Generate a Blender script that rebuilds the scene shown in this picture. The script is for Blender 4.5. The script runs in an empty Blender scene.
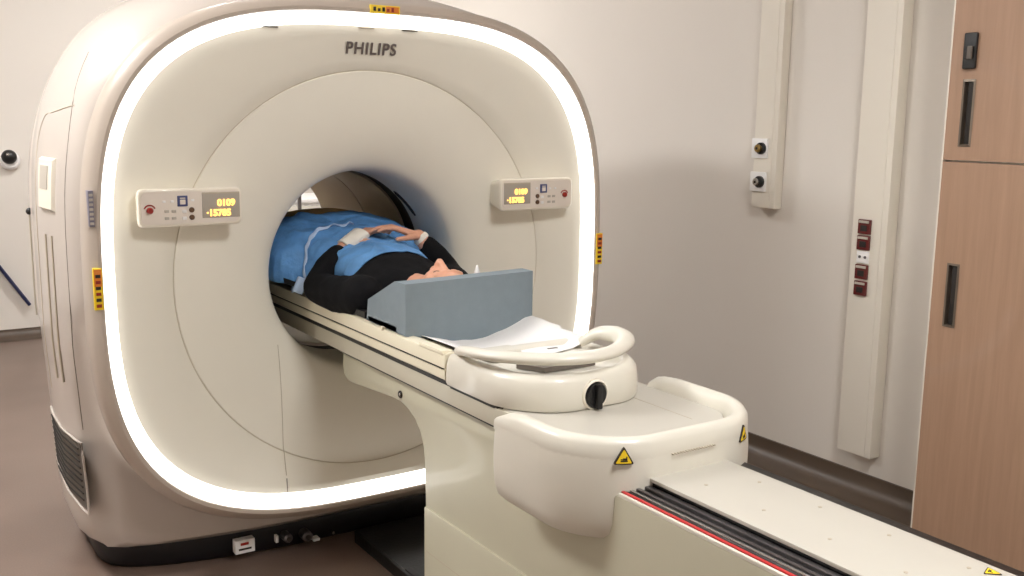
import bpy, bmesh, math, random
from math import sin, cos, pi, radians, sqrt, atan2
from mathutils import Vector, Matrix, noise
random.seed(7)
S = bpy.context.scene
COL = S.collection

# ------------------------------------------------------------------ materials
def srgb(r, g, b):
    f = lambda c: (c / 255 / 12.92) if c / 255 <= .04045 else ((c / 255 + .055) / 1.055) ** 2.4
    return (f(r), f(g), f(b), 1)

def mat(name, col, rough=.5, metal=0, coat=0, var=.04, vscale=8, bump=0, bscale=60, emit=None, estr=0, stretch=None, spec=.5, trans=0):
    m = bpy.data.materials.new(name); m.use_nodes = True
    nt = m.node_tree; N = nt.nodes; L = nt.links
    p = N['Principled BSDF']
    p.inputs['Roughness'].default_value = rough
    p.inputs['Metallic'].default_value = metal
    p.inputs['Coat Weight'].default_value = coat
    p.inputs['Coat Roughness'].default_value = .04
    p.inputs['Specular IOR Level'].default_value = spec
    tc = N.new('ShaderNodeTexCoord'); mp = N.new('ShaderNodeMapping')
    L.new(tc.outputs['Object'], mp.inputs['Vector'])
    if stretch: mp.inputs['Scale'].default_value = stretch
    nz = N.new('ShaderNodeTexNoise'); nz.inputs['Scale'].default_value = vscale; nz.inputs['Detail'].default_value = 4
    L.new(mp.outputs[0], nz.inputs['Vector'])
    cr = N.new('ShaderNodeValToRGB')
    a = tuple(max(0, c * (1 - var)) for c in col[:3]) + (1,)
    b = tuple(min(1, c * (1 + var)) for c in col[:3]) + (1,)
    cr.color_ramp.elements[0].position = .3; cr.color_ramp.elements[1].position = .7
    cr.color_ramp.elements[0].color = a; cr.color_ramp.elements[1].color = b
    L.new(nz.outputs['Fac'], cr.inputs['Fac']); L.new(cr.outputs['Color'], p.inputs['Base Color'])
    if bump:
        n2 = N.new('ShaderNodeTexNoise'); n2.inputs['Scale'].default_value = bscale; n2.inputs['Detail'].default_value = 3
        L.new(mp.outputs[0], n2.inputs['Vector'])
        bp = N.new('ShaderNodeBump'); bp.inputs['Strength'].default_value = bump; bp.inputs['Distance'].default_value = .01
        L.new(n2.outputs['Fac'], bp.inputs['Height']); L.new(bp.outputs[0], p.inputs['Normal'])
    if emit:
        p.inputs['Emission Color'].default_value = emit; p.inputs['Emission Strength'].default_value = estr
    return m

def attach(o, par):
    o.parent = par
    o.matrix_parent_inverse = Matrix.Translation(-par.location) if par.parent is None and par.type == 'EMPTY' else Matrix()
    return o

M = {}
M['shell'] = mat('glossy_cream_shell', srgb(198, 188, 179), .3, coat=.55, var=.01)
M['dish'] = mat('satin_cream_cover', srgb(234, 229, 215), .42, coat=.15, var=.01)
M['bezel'] = mat('cream_bezel', srgb(190, 177, 164), .35, coat=.3, var=.01)
M['glow'] = mat('white_light_guide', srgb(255, 255, 255), .5, var=0, emit=(1, .985, .95, 1), estr=3.8)
M['bore'] = mat('bore_liner', srgb(190, 181, 155), .4, coat=.2, var=.02)
M['seam'] = mat('dark_seam', srgb(122, 112, 100), .7, var=.02)
M['softseam'] = mat('fine_seam', srgb(184, 173, 154), .6, var=.02)
M['groove'] = mat('groove_shade', srgb(206, 196, 176), .6, var=.02)
M['black'] = mat('black_plastic', srgb(16, 15, 16), .4, var=.1, bump=.1)
M['blackfoot'] = mat('black_base', srgb(22, 20, 24), .5, var=.1)
M['grille'] = mat('dark_grille', srgb(100, 92, 84), .6, var=.1)
M['tablew'] = mat('table_white', srgb(220, 215, 202), .35, coat=.25, var=.01)
M['ped'] = mat('pedestal_cream', srgb(189, 184, 162), .45, coat=.1, var=.012)
M['beam'] = mat('beam_grey_cream', srgb(192, 186, 168), .4, coat=.1, var=.01)
M['pallet'] = mat('pallet_cream', srgb(232, 224, 200), .38, coat=.2, var=.01)
M['plate'] = mat('cover_plate', srgb(192, 187, 176), .42, var=.01)
M['steel'] = mat('brushed_rail', srgb(120, 116, 116), .3, metal=.8, var=.2, vscale=20)
M['red'] = mat('red_strip', srgb(190, 40, 42), .4, var=.03)
M['yellow'] = mat('label_yellow', srgb(250, 214, 40), .5, var=.02)
M['orange'] = mat('label_orange', srgb(226, 130, 40), .5, var=.03)
M['ink'] = mat('label_ink', srgb(40, 30, 22), .6, var=.05)
M['logo'] = mat('logo_grey', srgb(104, 94, 90), .5, var=.02)
M['panel'] = mat('panel_face', srgb(232, 222, 210), .45, var=.01)
M['panelw'] = mat('panel_housing', srgb(238, 230, 214), .35, coat=.3, var=.01)
M['screen'] = mat('screen_grey', srgb(176, 168, 156), .25, var=.02)
M['amber'] = mat('amber_digits', srgb(255, 180, 60), .5, var=0, emit=(1, .62, .16, 1), estr=1.8)
M['redbtn'] = mat('red_button', srgb(150, 36, 26), .35, var=.03)
M['bluebtn'] = mat('blue_button', srgb(66, 74, 120), .4, var=.03)
M['brownbtn'] = mat('brown_button', srgb(96, 70, 48), .4, var=.03)
M['greybtn'] = mat('grey_button', srgb(186, 178, 166), .4, var=.03)
M['white'] = mat('white_paint', srgb(240, 238, 236), .5, var=.01)
M['foam'] = mat('slate_foam', srgb(124, 136, 143), .75, var=.03, vscale=30, bump=.08, bscale=200)
M['cushion'] = mat('light_foam_edge', srgb(160, 170, 176), .8, var=.03)
M['skin'] = mat('skin', srgb(214, 158, 130), .5, var=.07, vscale=25, bump=.08, bscale=120)
M['shirt'] = mat('black_knit', srgb(15, 15, 18), .9, var=.2, vscale=30, bump=.25, bscale=240, spec=.2)
M['bandage'] = mat('white_gauze', srgb(236, 230, 218), .85, var=.03, bump=.4, bscale=260)
M['hair'] = mat('grey_brown_hair', srgb(70, 58, 50), .7, var=.3, vscale=60, stretch=(1, .15, 1))
M['drape'] = mat('blue_drape', srgb(96, 152, 210), .6, var=.18, vscale=14, bump=.6, bscale=34)
M['drapew'] = mat('white_drape_edge', srgb(186, 208, 236), .5, var=.05, bump=.3, bscale=60)
M['blanket'] = mat('brown_blanket', srgb(176, 144, 100), .9, var=.08, bump=.2, bscale=60)
M['paper'] = mat('white_paper', srgb(236, 234, 232), .8, var=.01, bump=.1, bscale=20)
M['trunk'] = mat('trunking_white', srgb(232, 225, 212), .45, var=.008)
M['socketr'] = mat('dark_red_socket', srgb(96, 20, 20), .3, coat=.4, var=.1)
M['brass'] = mat('brass', srgb(176, 148, 90), .3, metal=.9, var=.05)
M['chrome'] = mat('chrome', srgb(190, 188, 184), .2, metal=.9, var=.03)
M['handle'] = mat('satin_handle', srgb(120, 108, 96), .35, metal=.7, var=.06)
M['ratelabel'] = mat('rating_label_grey', srgb(122, 118, 132), .5, var=.03)
M['dark'] = mat('dark_recess', srgb(34, 28, 24), .6, var=.1)
M['navy'] = mat('navy_strip', srgb(30, 36, 76), .5, var=.05)
M['lamp'] = mat('ceiling_lamp_diffuser', srgb(255, 255, 255), .5, var=0, emit=(1, 1, .995, 1), estr=47)
M['clear'] = mat('tinted_plastic', srgb(150, 146, 140), .1, coat=.5, var=.02)

def wood_mat():
    m = mat('beech_veneer', srgb(186, 146, 116), .48, coat=.08, var=.02)
    nt = m.node_tree; N = nt.nodes; L = nt.links; p = N['Principled BSDF']
    tc = N.new('ShaderNodeTexCoord'); mp = N.new('ShaderNodeMapping'); mp.inputs['Scale'].default_value = (22, 22, 1.1)
    L.new(tc.outputs['Object'], mp.inputs['Vector'])
    n = N.new('ShaderNodeTexNoise'); n.inputs['Scale'].default_value = 2.2; n.inputs['Detail'].default_value = 8; n.inputs['Roughness'].default_value = .65
    n.inputs['Distortion'].default_value = .4
    L.new(mp.outputs[0], n.inputs['Vector'])
    cr = N.new('ShaderNodeValToRGB')
    cr.color_ramp.elements[0].position = .25; cr.color_ramp.elements[0].color = srgb(158, 125, 101)
    cr.color_ramp.elements[1].position = .75; cr.color_ramp.elements[1].color = srgb(174, 140, 115)
    L.new(n.outputs['Fac'], cr.inputs['Fac']); L.new(cr.outputs[0], p.inputs['Base Color'])
    return m
M['wood'] = wood_mat()

def wall_mat(name, c):
    return mat(name, c, .55, var=.012, vscale=1.2, bump=.04, bscale=90)
M['wall'] = wall_mat('painted_wall', srgb(226, 219, 210))
M['ceil'] = wall_mat('painted_ceiling', srgb(232, 226, 222))
M['skirt'] = mat('dark_cove_floor_shade', srgb(84, 70, 58), .45, var=.04)
def floor_mat():
    m = mat('brown_vinyl_floor', srgb(160, 132, 116), .38, coat=.1, var=.03, vscale=2)
    nt = m.node_tree; N = nt.nodes; L = nt.links; p = N['Principled BSDF']
    tc = N.new('ShaderNodeTexCoord')
    a = N.new('ShaderNodeTexNoise'); a.inputs['Scale'].default_value = 160; a.inputs['Detail'].default_value = 3
    b = N.new('ShaderNodeTexNoise'); b.inputs['Scale'].default_value = 1.6
    L.new(tc.outputs['Object'], a.inputs['Vector']); L.new(tc.outputs['Object'], b.inputs['Vector'])
    mx = N.new('ShaderNodeMath'); mx.operation = 'MULTIPLY_ADD'; mx.inputs[1].default_value = .6
    L.new(a.outputs['Fac'], mx.inputs[0]); L.new(b.outputs['Fac'], mx.inputs[2])
    cr = N.new('ShaderNodeValToRGB'); cr.color_ramp.elements[0].position = .5; cr.color_ramp.elements[1].position = 1.05
    cr.color_ramp.elements[0].color = srgb(104, 86, 76); cr.color_ramp.elements[1].color = srgb(122, 103, 92)
    L.new(mx.outputs[0], cr.inputs['Fac']); L.new(cr.outputs[0], p.inputs['Base Color'])
    return m
M['floor'] = floor_mat()

# ------------------------------------------------------------------ builders
def link(name, me, m, parent=None, smooth=True, auto=35):
    o = bpy.data.objects.new(name, me); COL.objects.link(o)
    if m is not None: me.materials.append(m)
    if smooth:
        for p in me.polygons: p.use_smooth = True
        if auto:
            me.set_sharp_from_angle(angle=radians(auto))
    if parent is not None: o.parent = parent
    return o

def bm_obj(name, bm, m, parent=None, smooth=True, auto=35):
    bmesh.ops.recalc_face_normals(bm, faces=bm.faces)
    me = bpy.data.meshes.new(name); bm.to_mesh(me); bm.free()
    return link(name, me, m, parent, smooth, auto)

def thing(name, label, cat, loc=(0, 0, 0), group=None):
    o = bpy.data.objects.new(name, None); COL.objects.link(o); o.location = loc
    o['label'] = label; o['category'] = cat
    if group: o['group'] = group
    o.empty_display_size = .1
    return o

def tag(o, label, cat, group=None):
    o['label'] = label; o['category'] = cat
    if group: o['group'] = group
    return o

def box(bm, x0, x1, y0, y1, z0, z1, bev=0, seg=2):
    g = bmesh.ops.create_cube(bm, size=1)
    vs = g['verts']
    for v in vs:
        v.co = Vector(((x0 + x1) / 2 + v.co.x * (x1 - x0), (y0 + y1) / 2 + v.co.y * (y1 - y0), (z0 + z1) / 2 + v.co.z * (z1 - z0)))
    if bev > 0:
        es = set(e for v in vs for e in v.link_edges)
        bmesh.ops.bevel(bm, geom=list(es), offset=bev, segments=seg, affect='EDGES', profile=.6)

def bxo(name, dims, m, parent=None, bev=.003, seg=2):
    bm = bmesh.new(); box(bm, *dims, bev=bev, seg=seg); return bm_obj(name, bm, m, parent)

def loft(bm, rings, close=True, cap0=False, cap1=False):
    R = [[bm.verts.new(p) for p in r] for r in rings]
    n = len(R[0])
    for a, b in zip(R[:-1], R[1:]):
        for i in range(n if close else n - 1):
            j = (i + 1) % n
            bm.faces.new((a[i], a[j], b[j], b[i]))
    if cap0: bm.faces.new(R[0])
    if cap1: bm.faces.new(R[-1])
    return R

def tube(bm, pts, r, n=12, cap=True, flat=1.0):
    pts = [Vector(p) for p in pts]; rings = []
    up0 = Vector((0, 0, 1))
    for i, p in enumerate(pts):
        t = (pts[min(i + 1, len(pts) - 1)] - pts[max(i - 1, 0)]).normalized()
        up = up0 if abs(t.z) < .9 else Vector((0, 1, 0))
        s = t.cross(up).normalized(); u = s.cross(t).normalized()
        rr = r[i] if isinstance(r, (list, tuple)) else r
        rings.append([p + s * rr * cos(a) + u * rr * flat * sin(a) for a in [2 * pi * k / n for k in range(n)]])
    loft(bm, rings, cap0=cap, cap1=cap)

def smooth_path(pts, k=6):
    P = [Vector(p) for p in pts]; out = []
    for i in range(len(P) - 1):
        p0 = P[max(i - 1, 0)]; p1 = P[i]; p2 = P[i + 1]; p3 = P[min(i + 2, len(P) - 1)]
        for j in range(k):
            t = j / k
            out.append(.5 * ((2 * p1) + (p2 - p0) * t + (2 * p0 - 5 * p1 + 4 * p2 - p3) * t * t + (3 * p1 - p0 - 3 * p2 + p3) * t ** 3))
    out.append(P[-1]); return out

def cyl(bm, c, axis, r, h, n=28, bev=0, r2=None):
    """solid disc centred at c, along axis, with a rounded rim at the +axis end"""
    c = Vector(c); ax = Vector(axis).normalized()
    s = ax.orthogonal().normalized(); u = ax.cross(s)
    r2 = r if r2 is None else r2
    prof = [(r, -h / 2), (r2, h / 2 - bev), (r2 - bev, h / 2)] if bev else [(r, -h / 2), (r2, h / 2)]
    rings = [[c + ax * z + (s * cos(a) + u * sin(a)) * q for a in [2 * pi * k / n for k in range(n)]] for q, z in prof]
    loft(bm, rings, cap0=True, cap1=True)

def text(name, body, size, m, parent, mtx, bold=0, depth=.0015, align='LEFT', sx=1):
    cu = bpy.data.curves.new(name, 'FONT'); cu.body = body; cu.size = size; cu.offset = bold; cu.extrude = depth
    cu.align_x = align; cu.space_character = sx
    t = bpy.data.objects.new(name + '_src', cu); COL.objects.link(t)
    dg = bpy.context.evaluated_depsgraph_get(); dg.update()
    me = bpy.data.meshes.new_from_object(t.evaluated_get(dg)); bpy.data.objects.remove(t); bpy.data.curves.remove(cu)
    me.transform(mtx); me.name = name
    return link(name, me, m, parent, smooth=False)

FRONT = Matrix(((1, 0, 0, 0), (0, 0, -1, 0), (0, 1, 0, 0), (0, 0, 0, 1)))     # text lying in XZ, facing -y

# ------------------------------------------------------------------ camera (solved from the photograph)
C = Vector((-1.48590535, -3.39293185, 1.60722346)); F = 1000.1786
ya, pt, ro = .5813, -.1690, .0127
fw = Vector((sin(ya) * cos(pt), cos(ya) * cos(pt), sin(pt)))
r_ = fw.cross(Vector((0, 0, 1))).normalized(); u_ = r_.cross(fw)
r2 = cos(ro) * r_ + sin(ro) * u_; u2 = -sin(ro) * r_ + cos(ro) * u_
cam = bpy.data.cameras.new('camera'); co = bpy.data.objects.new('camera', cam); COL.objects.link(co)
cam.sensor_width = 36; cam.lens = F / 1024 * 36; cam.clip_start = .02
mw = Matrix((r2, u2, -fw)).transposed().to_4x4(); mw.translation = C
co.matrix_world = mw; S.camera = co

# ------------------------------------------------------------------ room
WX, WY, WL, WB, WZ = 2.10, 4.45, -3.6, -5.0, 3.25
def struct(name, dims, m, bev=0):
    o = bxo(name, dims, m, None, bev=bev); o['kind'] = 'structure'; return o
struct('floor', (WL - .1, WX + .1, WB - .1, WY + .1, -.1, 0), M['floor'])
struct('ceiling', (WL - .1, WX + .1, WB - .1, WY + .1, WZ, WZ + .1), M['ceil'])
struct('wall_right', (WX, WX + .1, WB, WY, 0, WZ), M['wall'])
struct('wall_far', (WL, WX, WY, WY + .1, 0, WZ), M['wall'])
struct('wall_left', (WL - .1, WL, WB, WY, 0, WZ), M['wall'])
struct('wall_back', (WL, WX, WB - .1, WB, 0, WZ), M['wall'])
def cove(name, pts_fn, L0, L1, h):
    prof = [(0, h), (.012, h), (.012, .05), (.020, .035), (.036, .018), (.06, .008), (.14, .003), (0, .003)]  # long flat foot paints the shaded floor along the wall dark
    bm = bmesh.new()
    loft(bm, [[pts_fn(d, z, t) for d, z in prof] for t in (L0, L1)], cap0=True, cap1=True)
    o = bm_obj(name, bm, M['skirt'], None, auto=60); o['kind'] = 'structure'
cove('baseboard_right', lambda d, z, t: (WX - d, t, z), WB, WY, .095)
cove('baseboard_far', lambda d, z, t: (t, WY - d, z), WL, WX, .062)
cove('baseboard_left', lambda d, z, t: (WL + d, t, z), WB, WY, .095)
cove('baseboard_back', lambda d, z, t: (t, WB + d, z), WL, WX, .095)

# ceiling lights (left one mirrors on the scanner's glossy shoulder; unseen front one added to brighten its face)
LAMPS = [(-2.0, .55, .6, 1.3), (.4, 2.6, .66, .6), (.1, -2.9, .66, .72)]
for i, (x, y, w, d) in enumerate(LAMPS):
    t = thing('ceiling_light', ['long recessed ceiling light over the left side of the scanner', 'small recessed ceiling light over the rear of the scanner',
                                'unseen square ceiling light added over the foot of the table to brighten the scanner face'][i], 'ceiling light', (x, y, WZ), 'ceiling lights')
    bm = bmesh.new()
    o_ = [(-w / 2, -d / 2), (w / 2, -d / 2), (w / 2, d / 2), (-w / 2, d / 2)]
    def rr(s, z): return [(a + (s if a > 0 else -s), b + (s if b > 0 else -s), z) for a, b in o_]
    loft(bm, [rr(.03, -.001), rr(.03, -.014), rr(0, -.014), rr(0, -.006)])
    bm_obj('frame', bm, M['white'], t, smooth=False)
    bxo('diffuser', (-w / 2, w / 2, -d / 2, d / 2, -.010, -.004), M['lamp'], t, bev=0)

# ------------------------------------------------------------------ scanner gantry
X0, ZR, ZB = .091, 1.084, 1.040
HW, HH, NP = .957, .8705, 3.137
G = thing('scanner_gantry', 'large cream ring-shaped scanner with round bore and glowing white light ring', 'medical scanner', (X0, .5, 0))
def part(o, parent=G): return attach(o, parent)
NSEG = 160
def se(hw, hh, n, t, n2=None, hh2=None):
    c, s = cos(t), sin(t)
    if s < 0 and n2: n, hh = n2, hh2
    k = (abs(c / hw) ** n + abs(s / hh) ** n) ** (-1 / n)
    return c * k, s * k
TH = [2 * pi * k / NSEG for k in range(NSEG)]
def ring_se(off, y, sc=1.0):
    out = []
    for t in TH:
        x, z = se((HW) * sc + off, (HH) * sc + off, NP, t)
        out.append((X0 + x, y, ZR + z))
    return out
# bezel around the light
bm = bmesh.new()
loft(bm, [ring_se(0, -.146), ring_se(.003, -.154), ring_se(.014, -.155), ring_se(.034, -.140), ring_se(.044, -.118), ring_se(.046, -.06), ring_se(.03, .02)])
part(bm_obj('bezel', bm, M['bezel']))
bm = bmesh.new()
loft(bm, [ring_se(-.042, -.100), ring_se(-.041, -.110), ring_se(-.037, -.115), ring_se(-.028, -.122), ring_se(-.008, -.144), ring_se(.001, -.147)])
part(bm_obj('light_ring', bm, M['glow']))
# front cover: light ring inner edge -> groove -> funnel -> bore lip
def ring_c(r, y, w=1.0):
    """blend: w=1 circle at bore centre, w=0 superellipse at light ring"""
    out = []
    for t in TH:
        xs, zs = se(HW - .060, HH - .060, NP, t); cx_, cz_ = r * cos(t), r * sin(t)
        out.append((X0 + xs * (1 - w) + cx_ * w, y, (ZR + zs) * (1 - w) + (ZB + cz_) * w))
    return out
bm = bmesh.new()
loft(bm, [ring_se(-.041, -.108), ring_se(-.060, -.106), ring_c(.73, -.101, .12), ring_c(.73, -.088, .4), ring_c(.73, -.078, .75), ring_c(.731, -.068, 1), ring_c(.7275, -.065, 1), ring_c(.7268, -.058, 1)])
part(bm_obj('front_cover', bm, M['dish']))
prof = [(.7242, -.058), (.7238, -.065), (.721, -.067)]
for k in range(22):
    a = k / 21
    r = .70 - (.70 - .373) * (1 - (1 - a) ** 1.5)
    prof.append((r, -.066 + .084 * (a ** 2.7)))
prof += [(.3695, .030), (.3665, .050), (.3635, .085), (.361, .14), (.3595, .20), (.359, .27)]
bm = bmesh.new(); loft(bm, [ring_c(r, y) for r, y in prof])
part(bm_obj('funnel_cover', bm, M['dish']))
bm = bmesh.new(); loft(bm, [ring_c(.7275, -.0632), ring_c(.7235, -.0632)])
part(bm_obj('groove', bm, M['groove']))
# bore tunnel
def tunnel(name, r, y0, y1, m):
    bm = bmesh.new(); loft(bm, [ring_c(r, y0), ring_c(r, (y0 + y1) / 2), ring_c(r, y1)]); return part(bm_obj(name, bm, m))
tunnel('bore_gap', .366, .27, .37, M['black'])
tunnel('bore_liner', .356, .37, .725, M['bore'])
tunnel('bore_seam', .362, .725, .735, M['seam'])
tunnel('bore_liner', .356, .735, 1.24, M['bore'])
# shell
def sec(y, hw, top, n, bot, n2):
    out = []
    for t in TH:
        x, z = se(hw, top - ZR, n, t, n2, ZR - bot)
        if z < -.25:                       # lower flank narrows slightly towards the floor
            x *= 1 - .028 * min(1, (-.25 - z) / .5)
        out.append((X0 + x, y, ZR + z))
    return out
bm = bmesh.new()
def bowed(ringpts, bow):
    return [(x, y + bow * max(0, (abs(x - X0) - .25) / .75) ** 2 * (1 if z < .6 else max(0, 1 - (z - .6) / .4)), z) for x, y, z in ringpts]
secs = [bowed(sec(.03, .70, 1.78, 3, .30, 8), .04), bowed(sec(-.025, .90, 1.93, 3.1, .16, 26), .12), bowed(sec(-.02, .945, 1.965, 3.1, .125, 26), .12), bowed(sec(.0, .975, 1.99, 3.15, .108, 26), .12),
        bowed(sec(.05, 1.015, 2.02, 3.2, .10, 26), .08), bowed(sec(.12, 1.035, 2.05, 3.2, .10, 26), .05), sec(.3, 1.055, 2.09, 3.2, .10, 26), sec(.5, 1.05, 2.10, 3.25, .10, 26),
        sec(.72, 1.03, 2.08, 3.2, .10, 22), sec(.80, .99, 2.05, 3.1, .10, 16)]
loft(bm, secs)
part(bm_obj('shell', bm, M['shell'], auto=40))
# rear section: a second, shorter cover whose lower edge stays clear of the floor
bm = bmesh.new()
rs = [sec(.80, .93, 2.03, 3, .45, 4), sec(.83, .985, 2.05, 3.1, .40, 4.5), sec(.95, 1.005, 2.06, 3.1, .38, 4.5), sec(1.12, .99, 2.04, 3, .40, 4.2), sec(1.20, .95, 2.0, 3, .45, 4), sec(1.24, .88, 1.93, 2.9, .52, 4),
      [(X0 + .62 * cos(t), 1.25, ZB + .60 * sin(t)) for t in TH], [(X0 + .40 * cos(t), 1.25, ZB + .40 * sin(t)) for t in TH], [(X0 + .357 * cos(t), 1.235, ZB + .357 * sin(t)) for t in TH]]
loft(bm, rs)
part(bm_obj('rear_cover', bm, M['shell'], auto=40))
bm = bmesh.new(); box(bm, X0 - .55, X0 + .55, .80, 1.18, .0, .60, bev=.03)
part(bm_obj('rear_foot', bm, M['shell']))
# black plinth
bm = bmesh.new()
def plinth(z, ins):
    out = []
    for t in TH:
        x, y = se(.968 - ins, .390 - ins, 9, t)
        y += .40
        if y < .4: y += .13 * max(0, (abs(x) - .2) / .75) ** 2
        out.append((X0 + x, y - .0, z))
    return out
loft(bm, [plinth(0, .03), plinth(.01, .02), plinth(.09, .005), plinth(.104, .01), plinth(.13, .08)], cap0=True, cap1=True)
part(bm_obj('plinth', bm, M['blackfoot'], auto=50))

# point on the left flank of the shell at given y, z
def flank(y, z, off=0.0):
    ys = [(.05, 1.015, 2.02), (.12, 1.035, 2.05), (.3, 1.055, 2.09), (.5, 1.05, 2.10), (.72, 1.03, 2.08), (.83, .985, 2.05), (.95, 1.005, 2.06), (1.12, .99, 2.04)]
    y = max(.05, min(1.12, y))
    for a, b in zip(ys[:-1], ys[1:]):
        if a[0] <= y <= b[0]:
            f = (y - a[0]) / (b[0] - a[0]); hw = a[1] + (b[1] - a[1]) * f; top = a[2] + (b[2] - a[2]) * f; break
    if z >= ZR: x = hw * max(0, 1 - ((z - ZR) / (top - ZR)) ** 3.2) ** (1 / 3.2)
    else: x = hw * max(0, 1 - ((ZR - z) / (ZR - .10)) ** 26) ** (1 / 26)
    if z - ZR < -.25: x *= 1 - .028 * min(1, (-.25 - (z - ZR)) / .5)
    return Vector((X0 - x - off, y, z))
def strip_on_flank(name, pts, w, m, off=.002):
    """thin raised strip following the flank through (y,z) points"""
    P = [flank(y, z, off) for y, z in pts]
    bm = bmesh.new(); tube(bm, P, w, n=6); return part(bm_obj(name, bm, m))
zs = [.56 + k * (1.80 - .56) / 30 for k in range(31)]
def fade(y, z): return (y + .0, z)
strip_on_flank('side_seam', [(.075 + .10 * max(0, (z - 1.45) / .35) ** 2, z) for z in zs], .0016, M['seam'], -.0004)
# access door outline on the flank
arch = [(.46, .62 + k * .06) for k in range(14)] + [(.46 - .13 * (1 - cos(a)), 1.44 + .16 * sin(a)) for a in [pi / 2 * k / 8 for k in range(1, 9)]] + [(.30 - k * .03, 1.60 + .004 * k) for k in range(1, 8)]
strip_on_flank('door_outline', arch, .0022, M['softseam'], 0)
strip_on_flank('door_outline', [(.20, .70 + k * .05) for k in range(11)], .004, M['softseam'], .001)
strip_on_flank('door_outline', [(.27, .70 + k * .05) for k in range(11)], .004, M['softseam'], .001)
# flank handset: white housing with grey insert
def flank_patch(name, y0, y1, z0, z1, th, m, parent=G, slope=0, inset=.006):
    bm = bmesh.new(); rows = []
    ny, nz_ = 8, 10
    def grid(off, ins):
        g = []
        for j in range(nz_ + 1):
            for i in range(ny + 1):
                y = y0 + ins + (y1 - y0 - 2 * ins) * i / ny
                zz0 = z0 + slope * (i / ny)
                z = zz0 + ins + (z1 - zz0 - 2 * ins) * j / nz_
                g.append(bm.verts.new(flank(y, z, off)))
        return g
    a = grid(-.003, 0); b = grid(th, inset)
    n = ny + 1
    for j in range(nz_):
        for i in range(ny):
            bm.faces.new((b[j * n + i], b[j * n + i + 1], b[(j + 1) * n + i + 1], b[(j + 1) * n + i]))
    bd = [i for i in range(n)] + [j * n + ny for j in range(1, nz_ + 1)] + [nz_ * n + i for i in range(ny - 1, -1, -1)] + [j * n for j in range(nz_ - 1, 0, -1)]
    for k in range(len(bd)):
        p, q = bd[k], bd[(k + 1) % len(bd)]
        bm.faces.new((a[p], a[q], b[q], b[p]))
    o = bm_obj(name, bm, m, auto=30)
    return attach(o, parent)
hs = flank_patch('handset', .15, .33, 1.28, 1.46, .010, M['panelw'], inset=.010)
flank_patch('handset_screen', .20, .29, 1.35, 1.435, .012, M['greybtn'], parent=hs, inset=.004)
gr = flank_patch('side_grille', .10, .60, .265, .50, .004, M['grille'], slope=.05, inset=.004)
for k in range(9):
    z = .30 + k * .023
    bm = bmesh.new(); tube(bm, [flank(y, z, .006) for y in [.115 + q * .47 / 12 for q in range(13)]], .003, n=6)
    attach(bm_obj('grille_slat', bm, M['dark']), gr)
bm = bmesh.new()
fr = [(.09, .255), (.09, .51), (.35, .512), (.62, .505), (.62, .31), (.35, .28), (.09, .255)]
P = []
for (a, b), (c, d) in zip(fr[:-1], fr[1:]):
    P += [flank(a + (c - a) * k / 6, b + (d - b) * k / 6, .004) for k in range(6)]
P.append(P[0]); tube(bm, P, .004, n=8)
attach(bm_obj('grille_frame', bm, M['shell']), gr)
bm = bmesh.new(); bmesh.ops.create_uvsphere(bm, u_segments=12, v_segments=8, radius=.014)
for v in bm.verts: v.co += flank(.98, 1.215, .003)
sn = part(bm_obj('side_sensor', bm, M['black']))
strip_on_flank('sensor_cable', [(.98 + .0 * k, 1.20 - .045 * k) for k in range(10)], .003, M['softseam'], .004)

# front seams below/around the bore
def dish_y(x, z):
    """front cover depth at (x, z)"""
    dx, dz = x - X0, z - ZB; r = sqrt(dx * dx + dz * dz)
    if r < .72:
        best = prof[2][1]
        for (ra, a), (rb, b) in zip(prof[2:-1], prof[3:]):
            if rb <= r <= ra: best = a + (b - a) * ((ra - r) / max(1e-6, ra - rb))
        return best
    t = atan2(z - ZR, dx); xs, zz = se(HW - .060, HH - .060, NP, t); R = sqrt(xs * xs + zz * zz)
    rr_ = sqrt(dx * dx + (z - ZR) ** 2)
    f = max(0, min(1, (R - rr_) / max(.02, R - .73)))
    return -.106 + .038 * f ** .8
def front_line(name, a, b, w, m, n=24, lift=.0):
    bm = bmesh.new()
    P = [Vector((a[0] + (b[0] - a[0]) * k / n, 0, a[1] + (b[1] - a[1]) * k / n)) for k in range(n + 1)]
    for p in P: p.y = dish_y(p.x, p.z) - lift
    tube(bm, P, w, n=6); return part(bm_obj(name, bm, m))
front_line('front_seam', (-.275, .80), (-.275, .33), .0014, M['softseam'])
front_line('front_seam', (-.275, .32), (-.280, .262), .0022, M['seam'])
# dark slot on the funnel lip and laser windows on the light ring edge
bm = bmesh.new(); P = []
for k in range(10):
    a = radians(49 - k * 2.3); r = .3565
    P.append((X0 + r * cos(a), .240 - .004 * k, ZB + r * sin(a)))
tube(bm, P, [.002] + [.006] * 8 + [.003], n=8)
part(bm_obj('lip_slot', bm, M['black']))
for x in (-.30, .22, .05):
    z0 = ZR + se(HW - .058, HH - .058, NP, atan2((HH) * .98, x - X0))[1]
    bm = bmesh.new(); box(bm, x - .03, x + .03, -.112, -.106, z0 + .010, z0 + .0135, bev=.001)
    part(bm_obj('laser_window', bm, M['ink' if x != .05 else 'softseam']))

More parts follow.
